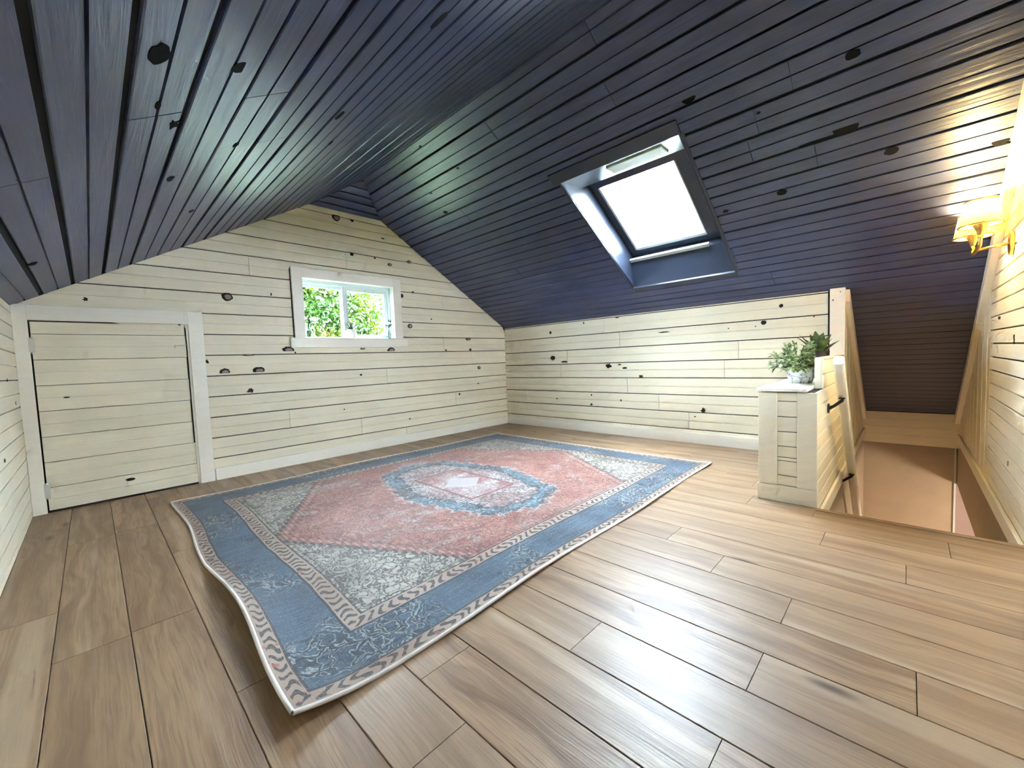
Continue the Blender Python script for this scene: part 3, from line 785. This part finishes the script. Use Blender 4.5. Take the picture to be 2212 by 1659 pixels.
# ---- skylight
w2 = empty('window_2', F_RS((SY0+SY1)/2, (SS0+SS1)/2, 0)); tag(w2, 'skylight with a flared charcoal shaft in the right roof slope', 'window', kind='structure')
ND = -0.20; FS0, FS1 = 1.055, 2.000
def slab4(name, pts, mat, parent, th):
    """quad pts (y,s,d) extruded by vector th in (y,s,d)"""
    mb = MB(); vs = [F_RS(*p) for p in pts]+[F_RS(p[0]+th[0], p[1]+th[1], p[2]+th[2]) for p in pts]
    mb.add(vs, [(0, 1, 2, 3), (7, 6, 5, 4), (0, 4, 5, 1), (1, 5, 6, 2), (2, 6, 7, 3), (3, 7, 4, 0)], [(p[0], p[1]+p[2]) for p in pts]*2)
    return mb.build(name, mat, parent)
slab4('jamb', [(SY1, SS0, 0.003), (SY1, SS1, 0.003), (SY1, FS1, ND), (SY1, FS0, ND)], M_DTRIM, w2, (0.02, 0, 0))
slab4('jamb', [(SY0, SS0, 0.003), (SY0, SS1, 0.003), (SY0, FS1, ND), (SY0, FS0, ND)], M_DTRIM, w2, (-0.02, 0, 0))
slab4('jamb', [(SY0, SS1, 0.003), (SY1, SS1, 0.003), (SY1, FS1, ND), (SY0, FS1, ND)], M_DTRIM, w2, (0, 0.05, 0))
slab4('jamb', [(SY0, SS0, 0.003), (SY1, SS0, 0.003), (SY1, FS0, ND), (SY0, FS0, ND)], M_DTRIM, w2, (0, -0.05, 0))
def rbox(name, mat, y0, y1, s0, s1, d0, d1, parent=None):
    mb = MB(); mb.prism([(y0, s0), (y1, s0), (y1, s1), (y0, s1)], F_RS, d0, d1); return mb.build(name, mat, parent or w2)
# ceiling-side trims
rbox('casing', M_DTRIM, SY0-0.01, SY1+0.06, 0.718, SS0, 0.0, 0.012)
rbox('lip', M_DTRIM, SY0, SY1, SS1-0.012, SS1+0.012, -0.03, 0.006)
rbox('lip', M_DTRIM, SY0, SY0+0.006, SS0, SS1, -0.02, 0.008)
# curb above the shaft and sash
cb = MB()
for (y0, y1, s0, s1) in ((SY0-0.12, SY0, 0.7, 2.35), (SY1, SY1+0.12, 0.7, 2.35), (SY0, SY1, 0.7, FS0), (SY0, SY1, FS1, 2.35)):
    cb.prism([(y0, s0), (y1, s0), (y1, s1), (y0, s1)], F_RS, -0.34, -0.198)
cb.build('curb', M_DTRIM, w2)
GY0, GY1, GS0, GS1 = -2.882, -2.243, 1.161, 1.931
sm = MB()
for (y0, y1, s0, s1) in ((SY0, GY0, FS0, FS1), (GY1, SY1, FS0, FS1), (GY0, GY1, FS0, GS0), (GY0, GY1, GS1, FS1)):
    sm.prism([(y0, s0), (y1, s0), (y1, s1), (y0, s1)], F_RS, -0.32, -0.270)
sash = sm.build('sash', M_DTRIM, w2)
rbox('ledge', M_VINYL, GY0-0.02, SY1, FS1-0.035, FS1, -0.205, -0.185)
for (y0, y1, s0, s1) in ((GY0-0.006, GY0+0.004, GS0, GS1), (GY1-0.012, GY1+0.006, GS0, GS1), (GY0, GY1-0.012, GS1-0.022, GS1+0.006)):
    rbox('glazing_bead', M_VINYL, y0, y1, s0, s1, -0.290, -0.266)
rbox('pane', M_GLASS, GY0-0.005, GY1+0.005, GS0-0.005, GS1+0.005, -0.290, -0.284, sash)
mb = MB(); mb.box(2.995, 3.11, -2.965, -2.555, 2.240, 2.262)  # plain white bar under the top jamb
mb.build('white_bar', M_VINYL, w2, bevel=0.003)

# ---- low access door
d1 = empty('door_1', (0.48, 0, 0)); tag(d1, 'low cream board access door beside the left knee wall', 'door', kind='structure')
bx('casing', d1, M_TRIM, 0.0, 0.065, -0.022, 0.0, 0.0, 1.386, 0.002)
bx('casing', d1, M_TRIM, 0.892, 0.987, -0.022, 0.0, 0.0, 1.386, 0.002)
bx('casing', d1, M_TRIM, 0.065, 0.892, -0.022, 0.0, 1.285, 1.386, 0.002)
zz = [0.012, 0.167, 0.3385, 0.51, 0.6815, 0.853, 1.0245, 1.196, 1.278]
for k in range(len(zz)-1):
    P = profile(zz[k], zz[k+1], 0.003, 0.0018, zz[k+1]-zz[k] > 0.12, 0.0022, 0.003, 0.012)
    r_ = 0.885-(0.008 if k > 1 else 0.0)+random.uniform(-0.002, 0.002)
    board('door_board', lambda a, b, d: (a, -d, b), P, zz[k], zz[k+1], lambda b: 0.073, lambda b, r_=r_: r_-0.008, 0.012, M_CREAM, d1, None, random.uniform(-0.001, 0.001))
for z in (1.12, 0.15):
    mb = MB(); mb.tube([(0.074, -0.016, z-0.055), (0.074, -0.016, z+0.055)], 0.007, 10)
    mb.box(0.060, 0.088, -0.0235, -0.0215, z-0.045, z+0.045)
    mb.build('hinge', M_STEEL, d1)
mb = MB(); mb.box(0.80, 0.86, -0.012, -0.004, 1.115, 1.123); mb.box(0.80, 0.806, -0.02, -0.004, 1.10, 1.123); mb.tube([(0.83, -0.018, 1.119), (0.872, -0.018, 1.122)], 0.003, 6)
mb.build('latch', M_STEEL, d1)
bx('stop', d1, M_TRIM, 0.878, 0.892, -0.008, 0.0, 0.0, 1.285, 0)
knots(F_FAR, d1, [(0.479, 0.131, 0.05, 0.021, 0), (0.206, 0.767, 0.04, 0.010, 3)], M_KNOT, d=0.0025)

# ================================================================== HALF WALL
HP = 0.675; YB = -3.482
hw = empty('half_wall', (XS, (YP+YB)/2, 0.0)); tag(hw, 'cream boarded half wall with a ledge beside the stairs', 'half wall')
bx('core', hw, M_GROOVE, XS+0.016, W-0.033, YP+0.012, YB-0.012, 0.0, HP-0.022, 0)
bx('ledge', hw, M_TRIM, XS-0.008, W-0.001, YP+0.045, YB+0.008, HP-0.022, HP, 0.003)
bx('stile', hw, M_CREAM, XS, XS+0.016, -3.579, YB, 0.098, HP-0.026, 0.0015)
bx('stile', hw, M_CREAM, XS, XS+0.016, YP, -3.676, 0.098, HP-0.026, 0.0015)
bx('base_rail', hw, M_CREAM, XS-0.006, XS+0.016, YP-0.002, YB+0.006, 0.0, 0.096, 0.002)
zs = [0.098, 0.158, 0.245, 0.266, 0.332, 0.418, 0.506, 0.597, HP-0.026]
for k in range(len(zs)-1):
    bx('slat', hw, M_CREAM, XS+0.006, XS+0.016, -3.675, -3.580, zs[k]+0.002, zs[k+1]-0.002, 0.0012)
# room side boards
z = 0.10
while z < HP-0.03:
    z1 = min(z+ST, HP-0.024); P = profile(z, z1, 0.005, 0.002, True, 0.003, 0.004, 0.012)
    board('board', lambda a, b, d: (a, YB+d, b), P, z, z1, lambda b: XS+0.017, lambda b: W-0.017, 0.012, M_CREAM, hw); z = z1
bx('base_rail', hw, M_TRIM, XS+0.017, W-0.017, YB-0.0, YB+0.006, 0.0, 0.098, 0.001)
# stair side boards, and the guard panel that rises above the ledge
z = -0.03; k = 0
while z < HP-0.03:
    z1 = min(z+ST/2, HP-0.022); P = profile(z, z1, 0.006, 0.0025, False, 0, 0, 0.012)
    board('board', lambda a, b, d: (a, YP-d, b), P, z, z1, lambda b: XS+0.017, lambda b: W-0.002, 0.012, M_CREAM, hw); z = z1
gp = empty('stair_guard', (3.9, YP+0.02, HP)); tag(gp, 'short cream boarded guard rising above the ledge on the stair side', 'guard panel')
bx('panel', gp, M_CREAM, 3.35, W-0.033, YP+0.0101, YP+0.044, HP-0.02, 0.842, 0.003)
gz = HP-0.02
while gz < 0.83:
    g1 = min(gz+ST/2, 0.842); P = profile(gz, g1, 0.005, 0.002, False, 0, 0, 0.010)
    board('board', lambda a, b, d: (a, YP-d+0.0, b), P, gz, g1, lambda b: 3.35, lambda b: W-0.033, 0.010, M_CREAM, gp); gz = g1

# ---- handrail
hr = empty('handrail', (3.36, YP-0.075, 0.836)); tag(hr, 'cream wooden stair handrail on two black brackets', 'handrail')
SLP = -0.965; RY = YP-0.070
a = Vector((3.352, RY, 0.838)); dirv = Vector((1, 0, SLP)).normalized(); nrm = Vector((-SLP, 0, 1)).normalized()
mb = MB(); prof = []
for an in range(16):
    t = 2*math.pi*an/16; cx_, sx_ = math.cos(t), math.sin(t)
    prof.append((math.copysign(abs(cx_)**0.6, cx_)*0.026, math.copysign(abs(sx_)**0.6, sx_)*0.033))
vs = []
for L_ in (0.0, 2.6):
    for (yy, nn) in prof: vs.append(a+dirv*L_+Vector((0, yy, 0))+nrm*(nn-0.02))
n = 16; mb.add(vs, [list(range(n))[::-1], list(range(n, 2*n))]+[(i, (i+1) % n, n+(i+1) % n, n+i) for i in range(n)], [(i/16*0.2, 0) for i in range(16)]+[(i/16*0.2, 2.6) for i in range(16)])
mb.build('rail', M_TRIM, hr)
for xb in (3.585, 4.235, 4.90):
    c = a+dirv*((xb-a.x)/dirv.x)-nrm*0.05
    mb = MB(); mb.tube([c+nrm*0.006, c-nrm*0.012, Vector((c.x-0.01, YP-0.03, c.z-0.045)), Vector((c.x-0.015, YP-0.004, c.z-0.06))], [0.011, 0.010, 0.009, 0.011], 8)
    wl0 = Vector((c.x-0.015, YP-0.001, c.z-0.06))
    mb.prism([(wl0.x+0.030*math.cos(t*math.pi/6), wl0.z+0.030*math.sin(t*math.pi/6)) for t in range(12)], Fp, 0.0, 0.008)
    mb.box(c.x-0.035, c.x+0.035, RY-0.016, RY+0.016, c.z+0.004, c.z+0.010)
    mb.build('bracket', M_BLACK, hr)

# ================================================================== RUG
C4 = [Vector((0.628, -3.035)), Vector((3.740, -3.000)), Vector((3.752, -0.520)), Vector((0.664, -0.472))]
NU, NVv = 140, 116
def rug_pt(i, j):
    s, t = i/NU, j/NVv
    p = C4[0]*(1-s)*(1-t)+C4[1]*s*(1-t)+C4[2]*s*t+C4[3]*(1-s)*t
    y = p.y
    # edge waviness
    p.x += 0.012*math.sin(y*5.1+0.8)*(1-s)**6
    p.y += 0.010*math.sin(p.x*4.3)*((1-t)**6)+0.010*math.sin(p.x*3.1+1)*(t**6)
    z = 0.007
    lift = max(0.0, math.sin((y+3.20)/1.42*math.pi)) if -3.20 < y < -1.78 else 0.0
    z += 0.042*lift*max(0.0, 1-s*22)**1.6
    z += 0.004*max(0, math.sin(y*7))*max(0, 1-s*16)
    cn = max(0.0, 1-math.hypot(s*3.1, t*2.5)/0.22); z += 0.016*cn
    z += 0.010*max(0.0, 1-t*26)*(0.5+0.5*math.sin(p.x*5.3))
    z += 0.006*max(0.0, 1-(1-t)*26)*(0.5+0.5*math.sin(p.x*4.0))
    return Vector((p.x, p.y, z)), ((s-0.5)*3.11, (t-0.5)*2.53)
rug = empty('area_rug', (2.19, -1.76, 0.0)); tag(rug, 'faded blue and red oriental rug with a wide denim-blue border', 'rug')
mb = MB(); vs = []; uv = []; fs = []
for j in range(NVv+1):
    for i in range(NU+1):
        p, q_ = rug_pt(i, j); vs.append(p); uv.append(q_)
w_ = NU+1
for j in range(NVv):
    for i in range(NU): fs.append((j*w_+i, j*w_+i+1, (j+1)*w_+i+1, (j+1)*w_+i))
nb = len(vs)
vs2 = [p-Vector((0, 0, 0.0055)) for p in vs]
bord = [j for j in range(0, w_)]+[j*w_+NU for j in range(1, NVv+1)]+[NVv*w_+i for i in range(NU-1, -1, -1)]+[j*w_ for j in range(NVv-1, 0, -1)]
fs2 = [tuple(nb+k for k in f[::-1]) for f in fs]
side = [(bord[k], nb+bord[k], nb+bord[(k+1) % len(bord)], bord[(k+1) % len(bord)]) for k in range(len(bord))]
mb.add(vs+vs2, fs+fs2+side, uv+uv)
mb.build('pile', M_RUG, rug, smooth=False, recalc=False)
mb = MB(); ring = [vs[k]+Vector((0, 0, -0.002)) for k in bord]; ring.append(ring[0]); mb.tube(ring, 0.0062, 6, False)
mb.build('binding', M_BIND, rug, smooth=True)

# ================================================================== SCONCE
def sconce(sx, label, power):
    sz, sy = 1.41, YN+0.130
    sc = empty('wall_sconce', (sx, YN, sz)); tag(sc, label, 'sconce')
    mb = MB(); mb.prism([(sx+0.05*math.cos(t*math.pi/10), sz+0.062*math.sin(t*math.pi/10)) for t in range(20)], Fn, 0.0, 0.016)
    mb.build('backplate', M_BRASS, sc, bevel=0.003)
    mb = MB(); mb.tube([(sx, YN+0.012, sz), (sx, YN+0.06, sz-0.004), (sx, sy, sz-0.012)], 0.008, 10); mb.build('arm', M_BRASS, sc, smooth=True)
    AX = 0.165
    pts = [(sx-AX, sy, 1.458), (sx-AX, sy, 1.425), (sx-AX+0.008, sy, 1.408), (sx-AX+0.025, sy, 1.398), (sx, sy, 1.398), (sx+AX-0.025, sy, 1.398), (sx+AX-0.008, sy, 1.408), (sx+AX, sy, 1.425), (sx+AX, sy, 1.458)]
    mb = MB(); mb.tube(pts, 0.0085, 10); mb.build('crossbar', M_BRASS, sc, smooth=True)
    for sgn in (-1, 1):
        c = (sx+sgn*AX, sy, 1.452)
        mb = MB(); mb.lathe([(0.0, 0.0), (0.011, 0.0), (0.013, 0.012), (0.020, 0.03), (0.030, 0.050), (0.032, 0.056), (0.0, 0.056)], c, 20); mb.build('socket', M_BRASS, sc, smooth=True)
        mb = MB(); mb.lathe([(0.0, 0.0), (0.014, 0.004), (0.022, 0.03), (0.018, 0.055), (0.0, 0.068)], (c[0], c[1], 1.51), 16); mb.build('bulb', M_BULB, sc, smooth=True)
        c2 = (sx+sgn*AX, sy, 1.498); rb, rtp, hh = 0.080, 0.060, 0.125
        mb = MB(); mb.lathe([(rb, 0.0), (rb*0.985, 0.005), (rb-(rb-rtp)*0.5, hh*0.5), (rtp*1.01, hh-0.005), (rtp, hh)], c2, 56, -0.09)
        shd = mb.build('shade', M_SHADE, sc)
        mb = MB(); R = [(c2[0]+rb*math.cos(t*math.pi/24), sy+rb*math.sin(t*math.pi/24), c2[2]) for t in range(49)]; mb.tube(R, 0.004, 6, False); mb.build('hem', M_BRASS, shd, smooth=True); mb = MB()
        R = [(c2[0]+rtp*math.cos(t*math.pi/24), sy+rtp*math.sin(t*math.pi/24), c2[2]+hh) for t in range(49)]; mb.tube(R, 0.0035, 6, False)
        mb.build('hem', M_BRASS, shd, smooth=True)
        point('sconce_light', (sx+sgn*AX, sy, 1.57), power, (1.0, 0.74, 0.30), 0.03)
sconce(3.74, 'brass two-arm wall sconce with lit pleated shades beside the stairs', 0.41)

# ================================================================== PLANTS ON THE HALF WALL LEDGE
def sph(rr):
    while True:
        v = Vector((rr.uniform(-1, 1), rr.uniform(-1, 1), rr.uniform(-1, 1)))
        if 0.01 < v.length < 1: return v
p1 = empty('potted_plant', (3.56, -3.625, HP)); tag(p1, 'bushy variegated plant in a white marble pot on the ledge', 'plant')
mb = MB(); mb.lathe([(0.0, 0.0), (0.056, 0.0), (0.066, 0.012), (0.074, 0.05), (0.079, 0.095), (0.078, 0.100), (0.071, 0.100), (0.066, 0.082), (0.0, 0.082)], (3.56, -3.625, HP), 28)
mb.build('pot', M_MARBLE, p1, smooth=True)
mb = MB(); mb.lathe([(0.0, 0.004), (0.059, 0.0)], (3.56, -3.625, HP+0.084), 20); mb.build('soil', M_SOIL, p1)
rr = random.Random(5); fo = MB(); stm = MB()
for k in range(60):
    an = rr.uniform(0, 2*math.pi); el = rr.uniform(0.1, 1.35); L_ = rr.uniform(0.12, 0.225)
    base = Vector((3.56+0.03*math.cos(an), -3.625+0.03*math.sin(an), HP+0.085))
    d = Vector((math.cos(an)*math.cos(el), math.sin(an)*math.cos(el)*0.8, math.sin(el)*0.9))
    tip = base+d*L_; tip.y = min(max(tip.y, -3.665), -3.41)
    mid = base.lerp(tip, 0.5)+Vector((0, 0, 0.02)); stm.tube([base, mid, tip], 0.0016, 4)
    for q in range(9):
        t = 0.3+0.7*q/8; pp_ = base.lerp(mid, t*2) if t < .5 else mid.lerp(tip, t*2-1)
        ld = (d+sph(rr)*0.9).normalized()
        fo.leaf(pp_, ld, Vector((0, 0, 1))+sph(rr)*0.5, rr.uniform(0.034, 0.056), rr.uniform(0.016, 0.026), 0.2, 0.3, 3)
tag(fo.build('foliage', M_PLA, p1, smooth=False, recalc=False), kind='stuff'); tag(stm.build('stems', M_STEM, p1), kind='stuff')

p2 = empty('potted_plant', (4.10, -3.665, HP)); tag(p2, 'broad-leaved plant in a black pot behind the marble-potted plant', 'plant')
mb = MB(); mb.lathe([(0.0, 0.0), (0.055, 0.0), (0.075, 0.15), (0.078, 0.20), (0.070, 0.20), (0.066, 0.17), (0.0, 0.17)], (4.10, -3.64, HP), 24); mb.build('pot', M_BLACK, p2, smooth=True)
rr = random.Random(11)
for k in range(15):
    an = k*2.4+rr.uniform(-.3, .3); el = rr.uniform(0.85, 1.42); L_ = rr.uniform(0.13, 0.20)
    d = Vector((math.cos(an)*math.cos(el), math.sin(an)*math.cos(el), math.sin(el)))
    base = Vector((4.10+0.02*math.cos(an), -3.65+0.02*math.sin(an), HP+0.165))
    mb = MB(); mb.leaf(base, d, Vector((-d.x, -d.y, 1.0)), L_, rr.uniform(0.045, 0.065), 0.3, 0.2, 6)
    mb.build('leaf', M_PLB, p2, smooth=True, recalc=False)

# ================================================================== THINGS ON THE WINDOW SILL
p3 = empty('potted_plant', (2.245, 0.045, GZ0)); tag(p3, 'spiky dark green plant in a small white pot on the windowsill', 'plant')
mb = MB(); mb.lathe([(0.0, 0.0), (0.037, 0.0), (0.040, 0.006), (0.043, 0.088), (0.042, 0.092), (0.038, 0.092), (0.036, 0.076), (0.0, 0.076)], (2.245, 0.045-0.018, GZ0), 24); mb.build('pot', M_CERAM, p3, smooth=True)
rr = random.Random(3); fo = MB()
for k in range(60):
    an = rr.uniform(0, 6.283); el = rr.uniform(0.05, 1.4); L_ = rr.uniform(0.06, 0.115)
    d = Vector((math.cos(an)*math.cos(el), math.sin(an)*math.cos(el)*0.45, math.sin(el)))
    fo.leaf((2.245, 0.027, GZ0+0.082), d, (0, 0, 1), L_, 0.014, 0.2, 0.15, 3)
tag(fo.build('foliage', M_PLC, p3, recalc=False), kind='stuff')

def budvase(xv, label, lean, seed, fz):
    v = empty('bud_vase', (xv, 0.027, GZ0)); tag(v, label, 'vase', 'glass bud vases on the windowsill')
    mb = MB(); mb.lathe([(0.0, 0.002), (0.026, 0.0), (0.030, 0.010), (0.030, 0.06), (0.022, 0.085), (0.013, 0.098), (0.014, 0.125), (0.017, 0.130)], (xv, 0.027, GZ0), 20)
    mb.build('vessel', M_VASE, v, smooth=True)
    rr = random.Random(seed); top = Vector((xv+lean, 0.022, GZ0+fz))
    mb = MB(); mb.tube([(xv-lean*0.3, 0.027, GZ0+0.012), (xv, 0.027, GZ0+0.09), top], 0.0028, 6); stem = mb.build('stem', M_STEM, v)
    mb = MB()
    for ring, (n, tilt, L_) in enumerate(((7, 0.25, 0.034), (6, 0.7, 0.032), (5, 1.15, 0.028))):
        for k in range(n):
            an = 6.283*k/n+ring*0.4
            d = Vector((math.cos(an)*math.cos(tilt), math.sin(an)*math.cos(tilt), math.sin(tilt)))
            mb.leaf(top, d, (0, 0, 1), L_, 0.026, 0.3, -0.5, 3)
    mb.build('flower', M_PETAL, v, smooth=True, recalc=False)
    for k in range(9):
        an = rr.uniform(0, 6.283); el = rr.uniform(-0.1, 1.3); base = Vector((xv, 0.027, GZ0+0.12)).lerp(top, rr.uniform(0.1, 0.9))
        L_ = rr.uniform(0.05, 0.10)
        d = Vector((math.cos(an)*math.cos(el), math.sin(an)*math.cos(el)*0.3-0.1, math.sin(el)))
        mb = MB(); mb.leaf(base, d, (0, -0.4, 1), L_, 0.018, 0.2, 0.2, 4); mb.build('leaf', M_PLC, v, recalc=False)
budvase(2.672, 'glass bud vase with a white bloom by the right window jamb', 0.0, 21, 0.155)
budvase(1.818, 'glass bud vase with a white bloom by the left window jamb', 0.035, 8, 0.165)

# ================================================================== OUTSIDE
g = MB(); g.box(-40, 45, -40, 45, -3.2, -3.0)
gr = g.build('ground', M_GRASS); tag(gr, 'green lawn outside the house', 'lawn', kind='structure')
def tree(name, c, R, n, mat, label, seed, squash=1.0):
    rr = random.Random(seed); root = empty(name, (c[0], c[1], -3.0)); tag(root, label, 'tree', 'trees outside the gable window')
    mb = MB(); mb.tube([(c[0], c[1], -3.0), (c[0]+0.1, c[1], -1.2), (c[0], c[1]+0.1, c[2])], [0.16, 0.12, 0.06], 10)
    for k in range(7):
        a_ = k*0.9; mb.tube([(c[0], c[1], c[2]-1.0+k*0.2), (c[0]+R*0.7*math.cos(a_), c[1]+R*0.7*math.sin(a_), c[2]+0.3+0.15*k-0.6)], [0.05, 0.015], 6)
    mb.build('trunk', M_BARK, root)
    fo = MB()
    for k in range(n):
        v = sph(rr); v = v.normalized()*(v.length**0.5); p = Vector(c)+Vector((v.x*R, v.y*R, v.z*R*squash))
        fo.leaf(p, sph(rr), sph(rr), rr.uniform(0.06, 0.11), rr.uniform(0.035, 0.06), 0.25, 0.25, 2)
    tag(fo.build('crown', mat, root, recalc=False), kind='stuff')
tree('tree', (3.55, 5.2, 1.7), 1.6, 52000, M_LEAF1, 'yellow-green tree filling the left window pane', 31)
tree('tree', (6.75, 6.6, 1.75), 1.6, 17000, M_LEAF2, 'sparser blue-green tree behind the right window pane', 32)
